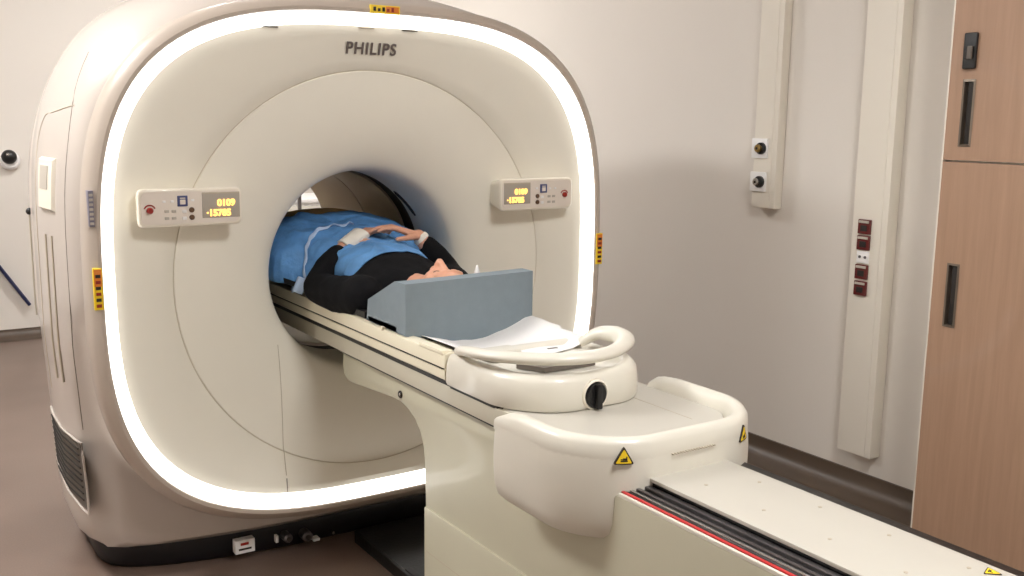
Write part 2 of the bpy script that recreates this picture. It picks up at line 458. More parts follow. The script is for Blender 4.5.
# logo and labels
lg = text('logo', 'PHILIPS', .056, M['logo'], None, Matrix.Translation((-.032, -.0880, 1.820)) @ FRONT, bold=.0012, depth=.001, sx=1.14)
w_ = max(v.co.x for v in lg.data.vertices) - min(v.co.x for v in lg.data.vertices)
for v in lg.data.vertices: v.co.x = -.022 + (v.co.x + .032) * (.192 / w_); v.co.y -= .0012 + .30 * (v.co.z - 1.820)
part(lg)
def label_plate(name, x0, x1, y0, y1, z0, z1, m): return part(bxo(name, (x0, x1, y0, y1, z0, z1), m, bev=.001))
def sub(o, par): return attach(o, par)
lb = label_plate('laser_label', .043, .155, -.162, -.150, 1.955, 1.983, M['yellow'])
sub(bxo('label_field', (.100, .150, -.1635, -.160, 1.959, 1.979), M['orange'], bev=.0005), lb)
for k in range(5): sub(bxo('label_mark', (.053 + k * .017, .062 + k * .017, -.165, -.161, 1.962, 1.976 - (k % 2) * .004), M['ink' if k < 3 else 'redbtn'], bev=.0003), lb)
def side_label(xs, z0, z1, w=.026):
    o = label_plate('laser_label', xs - w / 2, xs + w / 2, -.160, -.145, z0, z1, M['yellow'])
    zm = z0 + (z1 - z0) * .56
    sub(bxo('label_field', (xs - w / 2 + .002, xs + w / 2 - .002, -.1615, -.158, zm, z1 - .004), M['orange'], bev=.0005), o)
    for k in range(6): sub(bxo('label_mark', (xs - w * .28, xs + w * .28, -.163, -.159, z0 + .008 + k * .0185, z0 + .018 + k * .0185), M['ink' if k % 2 else 'redbtn'], bev=.0003), o)
side_label(-.885, 1.004, 1.134); side_label(1.068, 1.012, 1.140, .03)
ol = label_plate('rating_label', -.899, -.884, -.158, -.12, 1.262, 1.372, M['ratelabel'])
for k in range(7): sub(bxo('label_mark', (-.897, -.886, -.1595, -.157, 1.268 + k * .0145, 1.276 + k * .0145), M['greybtn'], bev=.0003), ol)

# plinth hardware
pl = part(bxo('plinth_label', (-.444, -.372, -.012, .022, .035, .085), M['white'], bev=.002))
sub(bxo('label_mark', (-.425, -.395, -.0135, -.011, .066, .076), M['redbtn'], bev=.0004), pl)
sub(bxo('label_mark', (-.432, -.385, -.0135, -.011, .048, .055), M['ink'], bev=.0004), pl)
for x, z, r in ((-.250, .060, .017), (-.175, .050, .020)):
    bm = bmesh.new(); cyl(bm, (x, -.008, z), (0, -1, 0), r, .05, bev=.006); k_ = part(bm_obj('plinth_connector', bm, M['steel']))
    bm = bmesh.new(); cyl(bm, (x, -.034, z), (0, -1, 0), r * .5, .004, n=14); sub(bm_obj('connector_pin', bm, M['ink']), k_)
part(bxo('plinth_tag', (-.292, -.282, -.010, .01, .045, .072), M['white'], bev=.001))
part(bxo('plinth_tag', (-.150, -.125, -.022, .01, .022, .032), M['white'], bev=.001))
bm = bmesh.new(); cyl(bm, (-.070, -.008, .040), (0, -1, 0), .006, .03, n=12); part(bm_obj('plinth_screw', bm, M['chrome']))

# control panels
def control_panel(x0, x1, z0, z1, yf, mirror, label):
    yb = -.05
    bm = bmesh.new()
    cx_, cz_ = (x0 + x1) / 2, (z0 + z1) / 2; hw, hh = (x1 - x0) / 2, (z1 - z0) / 2
    def rrect(ins, y):
        out = []
        r = .018
        for qx, qz, a0 in ((1, 1, 0), (-1, 1, 90), (-1, -1, 180), (1, -1, 270)):
            for k in range(7):
                a = radians(a0 + k * 15)
                out.append((cx_ + qx * (hw - ins - r) + r * cos(a), y, cz_ + qz * (hh - ins - r) + r * sin(a)))
        return out
    loft(bm, [rrect(.016, yb), rrect(.004, yf + .03), rrect(0, yf + .012), rrect(.003, yf + .003), rrect(.008, yf), rrect(.012, yf + .002)], cap0=True, cap1=True)
    p = part(bm_obj('control_panel', bm, M['panelw'], auto=60)); p['label'] = label
    bm = bmesh.new(); loft(bm, [rrect(.010, yf + .003), rrect(.0105, yf - .001)], cap0=True, cap1=True)
    sub(bm_obj('face_plate', bm, M['panel']), p)
    s = -1 if mirror else 1
    def U(u): return cx_ + s * u
    def bx(name, u0, u1, w0, w1, m, th=.004):
        a, b = sorted((U(u0), U(u1)))
        return sub(bxo(name, (a, b, yf - th, yf + .001, cz_ + w0, cz_ + w1), m, bev=min(.002, th * .4)), p)
    def dot(name, u, w, r, m, th=.006):
        b = bmesh.new(); cyl(b, (U(u), yf - th / 2, cz_ + w), (0, -1, 0), r, th, n=22, bev=min(r * .3, th * .3)); return sub(bm_obj(name, b, m), p)
    bx('screen', .034, .156, -.036, .044, M['screen'], .003)
    bx('screen_edge', .034, .156, .041, .046, M['softseam'], .0036)
    tx0 = (U(.156) if mirror else U(.034))
    for body, w, off, sz in (('0109', .002, .048, .029), ('\u00b715785', -.030, .012, .029)):
        sub(text('digits', body, sz, M['amber'], None, Matrix.Translation((tx0 + off, yf - .0045, cz_ + w)) @ FRONT, bold=.0011, depth=.0008), p)
    dot('stop_button', -.130, -.006, .010, M['redbtn'], .012)
    b = bmesh.new()
    tube(b, [(U(-.130) + .017 * cos(a), yf - .002, cz_ - .006 + .017 * sin(a)) for a in [radians(20 + k * 14) for k in range(11)]], .0022, n=6)
    sub(bm_obj('button_ring', b, M['redbtn']), p)
    bx('home_button', -.044, -.012, .004, .038, M['bluebtn'], .005)
    bx('button_icon', -.037, -.019, .010, .026, M['panel'], .0058)
    bx('button_icon', -.037, -.019, .028, .032, M['panel'], .0058)
    dot('status_button', .0, -.008, .0085, M['brownbtn']); dot('status_button', .0, -.032, .0085, M['brownbtn'])
    for u in (-.078, -.056):
        for w in (-.010, -.032): bx('key', u - .007, u + .007, w - .005, w + .004, M['greybtn'], .003)
    for w in (-.012, -.034): bx('key', -.030, -.016, w - .005, w + .005, M['white'], .003)
    for u, w in ((-.085, .020), (-.060, .020), (.004, .022)): bx('key', u - .005, u + .005, w - .003, w + .004, M['white'], .003)
    return p
control_panel(-.757, -.425, 1.250, 1.372, -.158, False, 'left control panel with amber digits and red stop knob')
control_panel(.580, .925, 1.250, 1.374, -.158, True, 'right control panel with amber digits and red stop knob')

# ------------------------------------------------------------------ patient table
T = thing('patient_table', 'long cream patient table on a pedestal running into the scanner bore', 'patient table', (X0, -1.6, 0))
def tp(o): return attach(o, T)
XL, XR = -.11, .292
# pedestal profile (y, z)
pr = [(-.225, .80), (-.222, .745), (-.232, .715), (-.262, .698), (-.31, .698), (-.62, .722)]
pr += [(-.70 - .125 * sin(a), .722 - .0 - .20 * (1 - cos(a))) for a in [pi / 2 * k / 8 for k in range(1, 9)]][:0]
pr += [(-.665, .722), (-.715, .712), (-.760, .692), (-.795, .662), (-.816, .62), (-.825, .57), (-.830, .44), (-.838, .0), (-3.0, .0), (-3.0, .772), (-1.70, .772), (-1.68, .80)]
bm = bmesh.new()
def slab(bm, prof_, x0, x1, b=.008):
    cy = sum(p[0] for p in prof_) / len(prof_); 
    def ins(d):
        n = len(prof_); out = []
        for i in range(n):
            p0 = Vector(prof_[i - 1]); p1 = Vector(prof_[i]); p2 = Vector(prof_[(i + 1) % n])
            e1 = (p1 - p0).normalized(); e2 = (p2 - p1).normalized()
            n1 = Vector((-e1.y, e1.x)); n2 = Vector((-e2.y, e2.x)); nn = (n1 + n2)
            nn = nn.normalized() / max(.5, nn.normalized().dot(n1)) if nn.length > 1e-6 else n1
            out.append(p1 + nn * d)
        return out
    area = sum(prof_[i - 1][0] * prof_[i][1] - prof_[i][0] * prof_[i - 1][1] for i in range(len(prof_)))
    sgn = 1 if area > 0 else -1
    A, B = prof_, ins(sgn * b)
    loft(bm, [[(x0, p[0], p[1]) for p in B], [(x0 + b * .3, p[0] * .7 + q[0] * .3, p[1] * .7 + q[1] * .3) for p, q in zip(A, B)], [(x0 + b, p[0], p[1]) for p in A],
              [(x1 - b, p[0], p[1]) for p in A], [(x1 - b * .3, p[0] * .7 + q[0] * .3, p[1] * .7 + q[1] * .3) for p, q in zip(A, B)], [(x1, p[0], p[1]) for p in B]], cap0=True, cap1=True)
slab(bm, pr, XL, XR)
ped = tp(bm_obj('pedestal', bm, M['ped'], auto=40))
tp(bxo('lower_skirt', (XL - .006, XR + .006, -2.98, -.834, .004, .436), M['ped'], bev=.006))
tp(bxo('skirt_seam', (XL - .0065, XL + .01, -2.96, -.850, .296, .300), M['softseam'], bev=.001))
bm = bmesh.new(); cyl(bm, (XL - .001, -.672, .748), (-1, 0, 0), .012, .008, n=20, bev=.002); sc_ = tp(bm_obj('lock_hole', bm, M['ink']))
bm = bmesh.new(); cyl(bm, (XL - .004, -.676, .750), (-1, 0, 0), .005, .006, n=12, bev=.001)
attach(bm_obj('lock_core', bm, M['chrome']), sc_)
# beam, dark gap, pallet
tp(bxo('beam', (-.128, .310, -1.60, .80, .803, .857), M['beam'], bev=.004))
tp(bxo('gap', (-.1295, .3115, -1.265, .82, .856, .874), M['black'], bev=.001))
tp(bxo('lower_gap', (-.1255, .3075, -1.45, -.232, .7985, .8045), M['black'], bev=.001))
PW = .232
def pz(u): return .912 + .041 * min(1, (abs(u) / .2)) ** 2
bm = bmesh.new()
us = [-.232 + k * .464 / 32 for k in range(33)]
def psec(y):
    top = [(X0 + u, y, pz(u) if abs(u) < .205 else .953 - .004 * ((abs(u) - .205) / .027) ** 2) for u in us]
    side = [(X0 + .234, y, .945), (X0 + .234, y, .909), (X0 + .229, y, .9075), (X0 + .229, y, .904), (X0 + .234, y, .9025), (X0 + .233, y, .878), (X0 + .226, y, .872)]
    return top + side + [(2 * X0 - a, b, c) for a, b, c in reversed(side)]
loft(bm, [psec(y) for y in (-1.01, -.3, .3, 1.12)], cap0=True, cap1=True)
pal = tp(bm_obj('tabletop', bm, M['pallet'], auto=30))
for s in (-1,):
    tp(bxo('side_groove', (X0 - .2335, X0 - .225, -1.0, 1.1, .9045, .9075), M['ink'], bev=.0005))
# bright clips on the rim beside the foam box
for y0, y1 in ((-.62, -.60), (-1.0, -.86)):
    tp(bxo('rim_rail', (X0 - .237, X0 - .205, y0, y1, .946, .958), M['pallet'], bev=.003))

def rr_out(x0, x1, y0, y1, rf, rb, ins, z, n=10):
    """rounded outline; the y0 (near) corners have radius rf, the far ones rb"""
    out = []
    x0 += ins; x1 -= ins; y0 += ins; y1 -= ins; rf = max(.004, rf - ins); rb = max(.004, rb - ins)
    for cx_, cy_, r, a0 in ((x1 - rb, y1 - rb, rb, 0), (x0 + rb, y1 - rb, rb, 90), (x0 + rf, y0 + rf, rf, 180), (x1 - rf, y0 + rf, rf, 270)):
        for k in range(n):
            a = radians(a0 + 90 * k / (n - 1))
            out.append([cx_ + r * cos(a), cy_ + r * sin(a), z])
    return out
def bulge(ring, x0, x1, y0, amt):
    """push the near edge forward in the middle"""
    c = (x0 + x1) / 2; h = (x1 - x0) / 2
    for p in ring:
        f = max(0, 1 - (abs(p[0] - c) / h) ** 2)
        w = max(0, min(1, (y0 + .22 - p[1]) / .2))
        p[1] -= amt * f * w
    return ring
# shroud
SX0, SX1, SY0, SY1 = -.205, .405, -1.745, -1.360
def sr(ins, z): return bulge(rr_out(SX0, SX1, SY0, SY1, .19, .012, ins, z, 14), SX0, SX1, SY0, .022)
bm = bmesh.new()
loft(bm, [sr(.075, .644), sr(.05, .646), sr(.028, .655), sr(.012, .672), sr(.004, .70), sr(.001, .74), sr(0, .79), sr(.002, .83), sr(.004, .852), sr(.012, .854)], cap0=True, cap1=True)
def rim_path(n=14):
    P = [(SX0, -1.362)] + [(SX0, -1.362 - .19 * k / 4) for k in range(1, 4)]
    ring_ = rr_out(SX0, SX1, SY0, SY1, .19, .03, 0, 0, 24)
    P += [(p[0], p[1]) for p in bulge(ring_[48:96], SX0, SX1, SY0, .022)]
    P += [(SX1, -1.345 - .21 * k / 4) for k in range(3, 0, -1)] + [(SX1, -1.345), (SX1 - .004, -1.31), (SX1 - .02, -1.285)]
    return P
RP = rim_path(); rings = []
for i, p in enumerate(RP):
    a_ = Vector(RP[max(i - 1, 0)]); b_ = Vector(RP[min(i + 1, len(RP) - 1)]); t_ = (b_ - a_).normalized(); nn = Vector((-t_.y, t_.x))
    e_ = min(i / 2, (len(RP) - 1 - i) / 3, 1); e_ = .35 + .65 * sqrt(max(0, e_))
    prf = [(.004, .84), (.004, .855), (.006, .855 + .028 * e_), (.014, .855 + .040 * e_), (.026, .855 + .044 * e_), (.038, .855 + .041 * e_), (.048, .855 + .028 * e_), (.054, .855 + .010 * e_), (.058, .850), (.058, .84)]
    rings.append([(p[0] + nn.x * d, p[1] + nn.y * d, z) for d, z in prf])
loft(bm, rings, cap0=True, cap1=True)
shr = tp(bm_obj('shroud', bm, M['tablew'], auto=50))
def subT(o, par): return attach(o, par)
# deck inside the shroud
bm = bmesh.new(); loft(bm, [rr_out(-.122, .355, SY0 + .075, -1.06, .12, .02, 0, .846), rr_out(-.122, .355, SY0 + .075, -1.06, .12, .02, .002, .8615)], cap0=True, cap1=True)
deck = subT(bm_obj('deck', bm, M['plate']), shr)
for s in (.235,):
    subT(bxo('deck_seam', (s - .001, s + .001, -1.61, -1.10, .852, .8622), M['softseam'], bev=.0003), shr)
# far (right) arm of the shroud rim
# warning triangles, lying on the shroud's rounded front
def warn(px_x, z, yaw, surf_y, size=.048, par=None, flat=False):
    h = size * .866
    tri = [(-size / 2, -h / 3), (size / 2, -h / 3), (0, 2 * h / 3)]
    def pr3(s, d):
        out = []
        for i, (a, b) in enumerate(tri):
            p0 = Vector(tri[i - 1]); p1 = Vector((a, b)); p2 = Vector(tri[(i + 1) % 3])
            r = .1
            for t in (0, .5, 1):
                q = (p1 + (p0 - p1) * r * (1 - t) ** 2 + (p2 - p1) * r * t ** 2)
                out.append((q.x * s, -d, q.y * s))
        return out
    if flat: mtx = Matrix.Translation((px_x, surf_y, z)) @ Matrix.Rotation(yaw, 4, 'Z') @ Matrix.Rotation(radians(-90), 4, 'X')
    else: mtx = Matrix.Translation((px_x, surf_y, z)) @ Matrix.Rotation(yaw, 4, 'Z')
    def mk(name, rings, m, parent):
        bm = bmesh.new(); loft(bm, rings, cap0=True, cap1=True); bm.transform(mtx)
        return tp(bm_obj(name, bm, m, smooth=False))
    a = mk('warning_label', [pr3(1, -.006), pr3(1, .001)], M['ink'], par)
    me = a
    bm = bmesh.new(); loft(bm, [pr3(.80, 0), pr3(.80, .0016)], cap0=True, cap1=True)
    # pictogram joined on the same plate through a second material
    yel = len(bm.faces)
    def quad(x0, x1, z0, z1): box(bm, x0 * size, x1 * size, -.0022, -.001, z0 * size, z1 * size)
    quad(-.16, .18, -.15, -.09); quad(-.05, .16, -.08, .02); quad(-.16, -.06, -.06, -.02); quad(.10, .16, .02, .10)
    bm.transform(mtx)
    bmesh.ops.recalc_face_normals(bm, faces=bm.faces)
    mesh = bpy.data.meshes.new('warning_label_face')
    bm.faces.ensure_lookup_table()
    for f in bm.faces: f.material_index = 0 if f.index < yel else 1
    bm.to_mesh(mesh); bm.free()
    mesh.materials.append(M['yellow']); mesh.materials.append(M['ink'])
    o = bpy.data.objects.new('label_face', mesh); COL.objects.link(o)
    return a, o
def add_warn(*a, **k):
    par = k['par']
    w, f = warn(*a, **k)
    attach(f, w)
    return w
add_warn(-.097, .858, radians(-26), -1.7435, par=shr)
add_warn(.274, .852, radians(25), -1.7480, par=shr)
for k in range(16):
    x = .03 + k * .0085; 
    subT(bxo('embossed_text', (x, x + .005 - .002 * (k % 3 == 1), -1.7678, -1.758, .850, .8525), M['softseam'], bev=.0003), shr)
# plate, rails, red strip
tp(bxo('cover_plate', (-.034, .208, -2.98, -1.70, .796, .806), M['plate'], bev=.004))
for k, y in enumerate((-1.86, -2.03, -2.20, -2.37, -2.55)):
    for x in (.045, .16):
        bm = bmesh.new(); cyl(bm, (x, y - (.05 if x > .1 else 0), .8062), (0, 0, 1), .0042, .0014, n=12); tp(bm_obj('plate_screw', bm, M['softseam']))
add_warn(.178, .8065, radians(200), -2.452, size=.034, par=T, flat=True)
tp(bxo('plate_support', (-.026, .200, -2.97, -1.70, .775, .797), M['black'], bev=.001))
tp(bxo('rail_channel', (-.098, .290, -2.97, -1.70, .764, .7785), M['black'], bev=.001))
tp(bxo('guide_rail', (-.066, -.057, -2.97, -1.72, .778, .785), M['steel'], bev=.002))
tp(bxo('guide_rail', (-.046, -.030, -2.97, -1.72, .778, .788), M['steel'], bev=.003))
tp(bxo('guide_rail', (-.080, -.072, -2.97, -1.72, .778, .782), M['chrome'], bev=.001))
tp(bxo('red_strip', (-.0985, -.0905, -2.97, -1.74, .777, .7805), M['red'], bev=.001))
tp(bxo('edge_trim', (-.108, -.0995, -2.97, -1.74, .770, .7785), M['tablew'], bev=.002))

# carriage
CX0, CX1, CY0, CY1 = -.142, .324, -1.385, -1.0
def cr(ins, z): return bulge(rr_out(CX0, CX1, CY0, CY1, .16, .02, ins, z, 14), CX0, CX1, CY0, .03)
bm = bmesh.new()
loft(bm, [cr(.02, .862), cr(.004, .864), cr(0, .872), cr(.002, .915), cr(.006, .938), cr(.014, .950), cr(.026, .955), cr(.045, .954), cr(.055, .950), cr(.070, .942)], cap0=True, cap1=True)
car = tp(bm_obj('carriage', bm, M['tablew'], auto=50))
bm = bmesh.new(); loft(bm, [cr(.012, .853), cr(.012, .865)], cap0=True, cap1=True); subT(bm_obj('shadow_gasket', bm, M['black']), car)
# handle bow
hp = smooth_path([(-.085, -1.03, .945), (-.118, -1.06, .968), (-.134, -1.13, .982), (-.118, -1.235, .990), (-.055, -1.33, .994), (.04, -1.385, .996), (.14, -1.385, .998), (.225, -1.34, 1.0),
                  (.272, -1.285, 1.004), (.286, -1.225, 1.003), (.268, -1.175, .997), (.235, -1.14, .968)], 6)
rad = [.020 + .006 * sin(pi * i / (len(hp) - 1)) + (.014 * max(0, 1 - abs(i / (len(hp) - 1) - .82) / .2)) for i in range(len(hp))]
bm = bmesh.new(); tube(bm, hp, rad, n=16, flat=.62)
subT(bm_obj('handle', bm, M['tablew'], auto=60), car)
bm = bmesh.new(); box(bm, -.1, .06, -1.10, -1.03, .935, .962, bev=.012, seg=3); subT(bm_obj('handle_boss', bm, M['tablew']), car)
bm = bmesh.new(); loft(bm, [[(x, y, .9445) for x, y in ((-.045, -1.225), (-.005, -1.30), (.16, -1.305), (.10, -1.24))], [(x, y, .9575) for x, y in ((-.045, -1.225), (-.005, -1.30), (.16, -1.305), (.10, -1.24))]], cap0=True, cap1=True)
subT(bm_obj('handle_gap_shade', bm, M['grille'], smooth=False), car)  # dark slab put in for the shade in the gap under the handle
for x, y in ((.045, -1.09), (.17, -1.09)):
    bm = bmesh.new(); box(bm, x - .018, x + .018, y - .006, y + .006, .940, .949, bev=.003); subT(bm_obj('latch', bm, M['grille']), car)
# knob
KX, KZ, KY = .078, .900, -1.414
bm = bmesh.new()
def kr(r, y): return [(KX + r * cos(a), y, KZ + r * sin(a)) for a in TH[::4]]
loft(bm, [kr(.041, KY + .010), kr(.041, KY - .001), kr(.037, KY - .004), kr(.035, KY - .002), kr(.034, KY + .006)], cap0=True, cap1=True)
kn = subT(bm_obj('knob_recess', bm, M['panelw']), car)
bm = bmesh.new(); loft(bm, [kr(.033, KY + .010), kr(.033, KY - .003), kr(.030, KY - .008)], cap0=True, cap1=True)
box(bm, KX - .008, KX + .008, KY - .022, KY - .004, KZ - .034, KZ + .030, bev=.003)
subT(bm_obj('knob', bm, M['black'], auto=40), car)

# ------------------------------------------------------------------ black floor plate behind the pedestal
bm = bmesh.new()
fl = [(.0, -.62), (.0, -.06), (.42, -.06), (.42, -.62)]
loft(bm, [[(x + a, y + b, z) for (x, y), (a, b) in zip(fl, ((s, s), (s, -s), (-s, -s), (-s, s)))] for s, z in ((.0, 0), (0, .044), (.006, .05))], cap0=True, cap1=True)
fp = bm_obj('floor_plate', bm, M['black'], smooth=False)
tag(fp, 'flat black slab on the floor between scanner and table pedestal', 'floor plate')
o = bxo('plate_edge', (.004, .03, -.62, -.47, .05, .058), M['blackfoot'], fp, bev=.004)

# ------------------------------------------------------------------ person
class Blob:
    def __init__(self): self.v = []; self.f = []
    def mesh(self, name):
        me = bpy.data.meshes.new(name); me.from_pydata(self.v, [], self.f); me.update(); return me
def _template(sub):
    b = bmesh.new(); bmesh.ops.create_icosphere(b, subdivisions=sub, radius=1); b.verts.ensure_lookup_table()
    r = ([v.co.copy() for v in b.verts], [tuple(v.index for v in f.verts) for f in b.faces]); b.free(); return r
BALL, BALLF = _template(2), _template(3)
def cap_chain(B, pts, flat=None, n=16):
    """pts: list of (x,y,z,r[,rx,rz]); spheres and swept spheres, later fused into one skin"""
    def put(c, sx, r, sz, tpl):
        k = len(B.v); B.v.extend((c[0] + v.x * sx, c[1] + v.y * r, c[2] + v.z * sz) for v in tpl[0])
        B.f.extend(tuple(i + k for i in f) for f in tpl[1])
    tf = BALLF if n > 16 else BALL
    for p in pts: put(p, p[4] if len(p) > 4 else p[3], p[3], p[5] if len(p) > 5 else p[3], tf)
    for a, b in zip(pts[:-1], pts[1:]):
        A_, B_ = Vector(a[:3]), Vector(b[:3]); d = B_ - A_
        if d.length < 1e-5: continue
        k = max(2, int(d.length / (min(a[3], b[3]) * .3)))
        for i in range(1, k):
            f = i / k; p = A_ + d * f
            def Lp(j):
                qa = a[j] if len(a) > j else a[3]; qb = b[j] if len(b) > j else b[3]; return qa + (qb - qa) * f
            put(p, Lp(4), Lp(3), Lp(5), tf if Lp(3) > .03 else BALL)
def fuse(name, bm, m, voxel, parent=None, smooth=3):
    me = bm.mesh(name + '_src')
    o = bpy.data.objects.new(name + '_src', me); COL.objects.link(o)
    rm = o.modifiers.new('r', 'REMESH'); rm.mode = 'VOXEL'; rm.voxel_size = voxel
    if smooth:
        sm = o.modifiers.new('s', 'SMOOTH'); sm.factor = .5; sm.iterations = smooth
    dg = bpy.context.evaluated_depsgraph_get(); dg.update()
    me2 = bpy.data.meshes.new_from_object(o.evaluated_get(dg)); bpy.data.objects.remove(o)
    me2.name = name
    return link(name, me2, m, parent, smooth=True, auto=0)

def hand_chain(bm, wrist, palm_c, fdir, up, side, lens, curl, thumb_side):
    """wrist, palm centre; fdir finger direction; up = back of hand; side = towards little finger"""
    W, Pc = Vector(wrist), Vector(palm_c); f = Vector(fdir).normalized(); u = Vector(up).normalized(); s = Vector(side).normalized()
    # palm: a fan of metacarpals
    for k in range(4):
        o = (k - 1.5) * .019
        kn_ = Pc + f * (.030 - abs(k - 1) * .004) + s * o + u * (.004 - .002 * abs(k - 1.5))
        a = W + s * o * .55
        cap_chain(bm, [(*a, .015), (*((a + kn_) / 2), .0135), (*kn_, .0115)], n=10)
        # finger of three phalanges
        d = (f + s * (k - 1.5) * .07).normalized(); p = kn_; r = .0092
        L = lens[k]
        for j, fr_ in enumerate((.45, .30, .25)):
            ang = curl[j]
            d = (d * cos(ang) - u * sin(ang)).normalized()
            q = p + d * L * fr_
            cap_chain(bm, [(*p, r), (*q, r * .90)], n=10)
            p = q; r *= .90
    # thumb from the side of the palm near its base
    b = W + f * .018 + s * thumb_side * .024
    d = (f * .92 + s * thumb_side * .36 - u * .10).normalized()
    p = b; r = .0135
    for L_, t in ((.038, .0), (.030, .25), (.024, .2)):
        q = p + d * L_; cap_chain(bm, [(*p, r), (*q, r * .86)], n=10); p = q; r *= .86
        d = (d + f * t - s * thumb_side * t * .6).normalized()

PX = .09
bm = Blob()
# trunk lying on its back, head towards the camera
cap_chain(bm, [(PX, .22, 1.035, .09, .155, .095), (PX, .06, 1.035, .10, .140, .100), (PX, -.10, 1.035, .10, .145, .105), (PX, -.26, 1.025, .09, .160, .100), (PX, -.34, 1.01, .06, .150, .080)], n=24)
cap_chain(bm, [(PX, -.34, 1.02, .06, .075, .06), (PX, -.45, 1.025, .055, .055, .056), (PX, -.50, 1.03, .052, .052, .058)])
# legs, knees raised over a support under the blankets
for s in (-1, 1):
    cap_chain(bm, [(PX + s * .085, .22, 1.02, .085), (PX + s * .092, .40, 1.125, .070), (PX + s * .10, .60, 1.085, .057), (PX + s * .10, .80, 1.02, .052), (PX + s * .10, .98, .985, .038), (PX + s * .10, 1.05, .975, .036)])
    cap_chain(bm, [(PX + s * .10, 1.06, .975, .034), (PX + s * .11, 1.07, 1.05, .030), (PX + s * .12, 1.075, 1.12, .022)])
# arms
LS, LE, LW = (PX - .175, -.345, 1.005), (-.142, -.105, 1.005), (.020, -.005, 1.148)
RS, RE, RW = (PX + .175, -.345, 1.005), (.345, -.17, 1.02), (.262, -.092, 1.166)
cap_chain(bm, [(*LS, .058), (LS[0] * .5 + LE[0] * .5, -.225, .995, .050), (*LE, .041)])
cap_chain(bm, [(*LE, .041), (-.075, -.05, 1.072, .038), (*LW, .0255, )])
cap_chain(bm, [(*RS, .058), (.31, -.26, 1.01, .050), (*RE, .041)])
cap_chain(bm, [(*RE, .041), (.31, -.145, 1.085, .036), (*RW, .0255)])
# head
HC = Vector((PX - .004, -.612, 1.040))
cap_chain(bm, [(HC.x, HC.y - .022, HC.z - .012, .092, .076, .088)], n=28)            # cranium
cap_chain(bm, [(HC.x, HC.y + .035, HC.z + .022, .070, .062, .062), (HC.x, HC.y + .088, HC.z + .020, .034, .036, .036), (HC.x, HC.y + .103, HC.z + .028, .020, .022, .020)], n=20)  # face, jaw, chin
cap_chain(bm, [(HC.x, HC.y + .005, HC.z + .078, .012), (HC.x, HC.y + .030, HC.z + .096, .0105), (HC.x, HC.y + .043, HC.z + .101, .0125)], n=12)   # nose
for s in (-1, 1):
    cap_chain(bm, [(HC.x + s * .010, HC.y + .046, HC.z + .092, .0085)], n=10)          # nostril wings
    cap_chain(bm, [(HC.x + s * .012, HC.y + .066, HC.z + .078, .007), (HC.x + s * .004, HC.y + .064, HC.z + .082, .0075)], n=10)  # upper lip
    cap_chain(bm, [(HC.x + s * .010, HC.y + .077, HC.z + .074, .0072), (HC.x, HC.y + .077, HC.z + .078, .008)], n=10)  # lower lip
    cap_chain(bm, [(HC.x + s * .014, HC.y - .018, HC.z + .076, .010), (HC.x + s * .044, HC.y - .016, HC.z + .066, .010)], n=10)  # brow
    cap_chain(bm, [(HC.x + s * .030, HC.y + .002, HC.z + .066, .0125)], n=12)          # closed eye
    cap_chain(bm, [(HC.x + s * .042, HC.y + .03, HC.z + .048, .022)], n=12)            # cheek
    cap_chain(bm, [(HC.x + s * .078, HC.y - .012, HC.z - .004, .016, .007, .013), (HC.x + s * .078, HC.y + .014, HC.z - .002, .010, .006, .008)], n=12)  # ear
# hands: left one below (bandaged wrist), right one folded over it
hand_chain(bm, LW, (.082, .004, 1.180), (1, -.06, .12), (-.12, 0, 1), (.06, 1, 0), (.066, .074, .070, .054), (.10, .22, .2), -1)
hand_chain(bm, RW, (.196, -.058, 1.196), (-1, .12, .06), (.06, 0, 1), (.12, 1, 0), (.068, .078, .073, .057), (.05, .16, .20), -1)
person = fuse('person', bm, M['skin'], .0055, smooth=2)
tag(person, 'person in black lying face up on the table, hands folded, head behind grey foam', 'person')
# shirt: trunk and sleeves, slightly outside the body
bm = Blob()
e = .010
cap_chain(bm, [(PX, .10, 1.035, .10 + e, .150, .112), (PX, -.10, 1.035, .10, .158, .116), (PX, -.26, 1.025, .085, .178, .108), (PX, -.345, 1.01, .062, .165, .088), (PX, -.40, 1.01, .05, .07, .066)], n=28)
cap_chain(bm, [(*LS, .074), (-.117, -.225, .997, .066), (LE[0] - .002, LE[1], LE[2], .054), (-.088, -.062, 1.060, .052), (-.040, -.036, 1.100, .044)], n=20)
cap_chain(bm, [(*RS, .074), (.31, -.26, 1.01, .064), (RE[0], RE[1], RE[2], .056), (.315, -.142, 1.085, .047), (.290, -.115, 1.128, .038)], n=20)
shirt = fuse('shirt', bm, M['shirt'], .007, smooth=3)
for v in shirt.data.vertices:
    n_ = noise.noise(v.co * 14) + .5 * noise.noise(v.co * 33)
    v.co += v.normal * n_ * .0035
shirt.parent = person; shirt['label'] = 'black long-sleeved shirt'
# bandage on the left wrist
bm = bmesh.new()
A, B = Vector((-.006, -.018, 1.128)), Vector((.072, .002, 1.176)); rings = []
for k in range(17):
    f = k / 16; p = A + (B - A) * f; d = (B - A).normalized(); s = d.cross(Vector((0, 0, 1))).normalized(); u = s.cross(d)
    rx = .034 + .012 * f + .0016 * sin(k * 2.1); rz = .033 - .008 * f + .0012 * cos(k * 2.6)
    rings.append([p + s * rx * cos(a) + u * rz * sin(a) for a in [2 * pi * q / 24 for q in range(24)]])
loft(bm, [[A + (v - rings[0][0] * 0 - A) * .8 for v in rings[0]]] + rings + [[B + (v - B) * .8 for v in rings[-1]]])
bd = bm_obj('bandage', bm, M['bandage'], person, auto=0); bd['label'] = 'white gauze bandage around the left wrist'
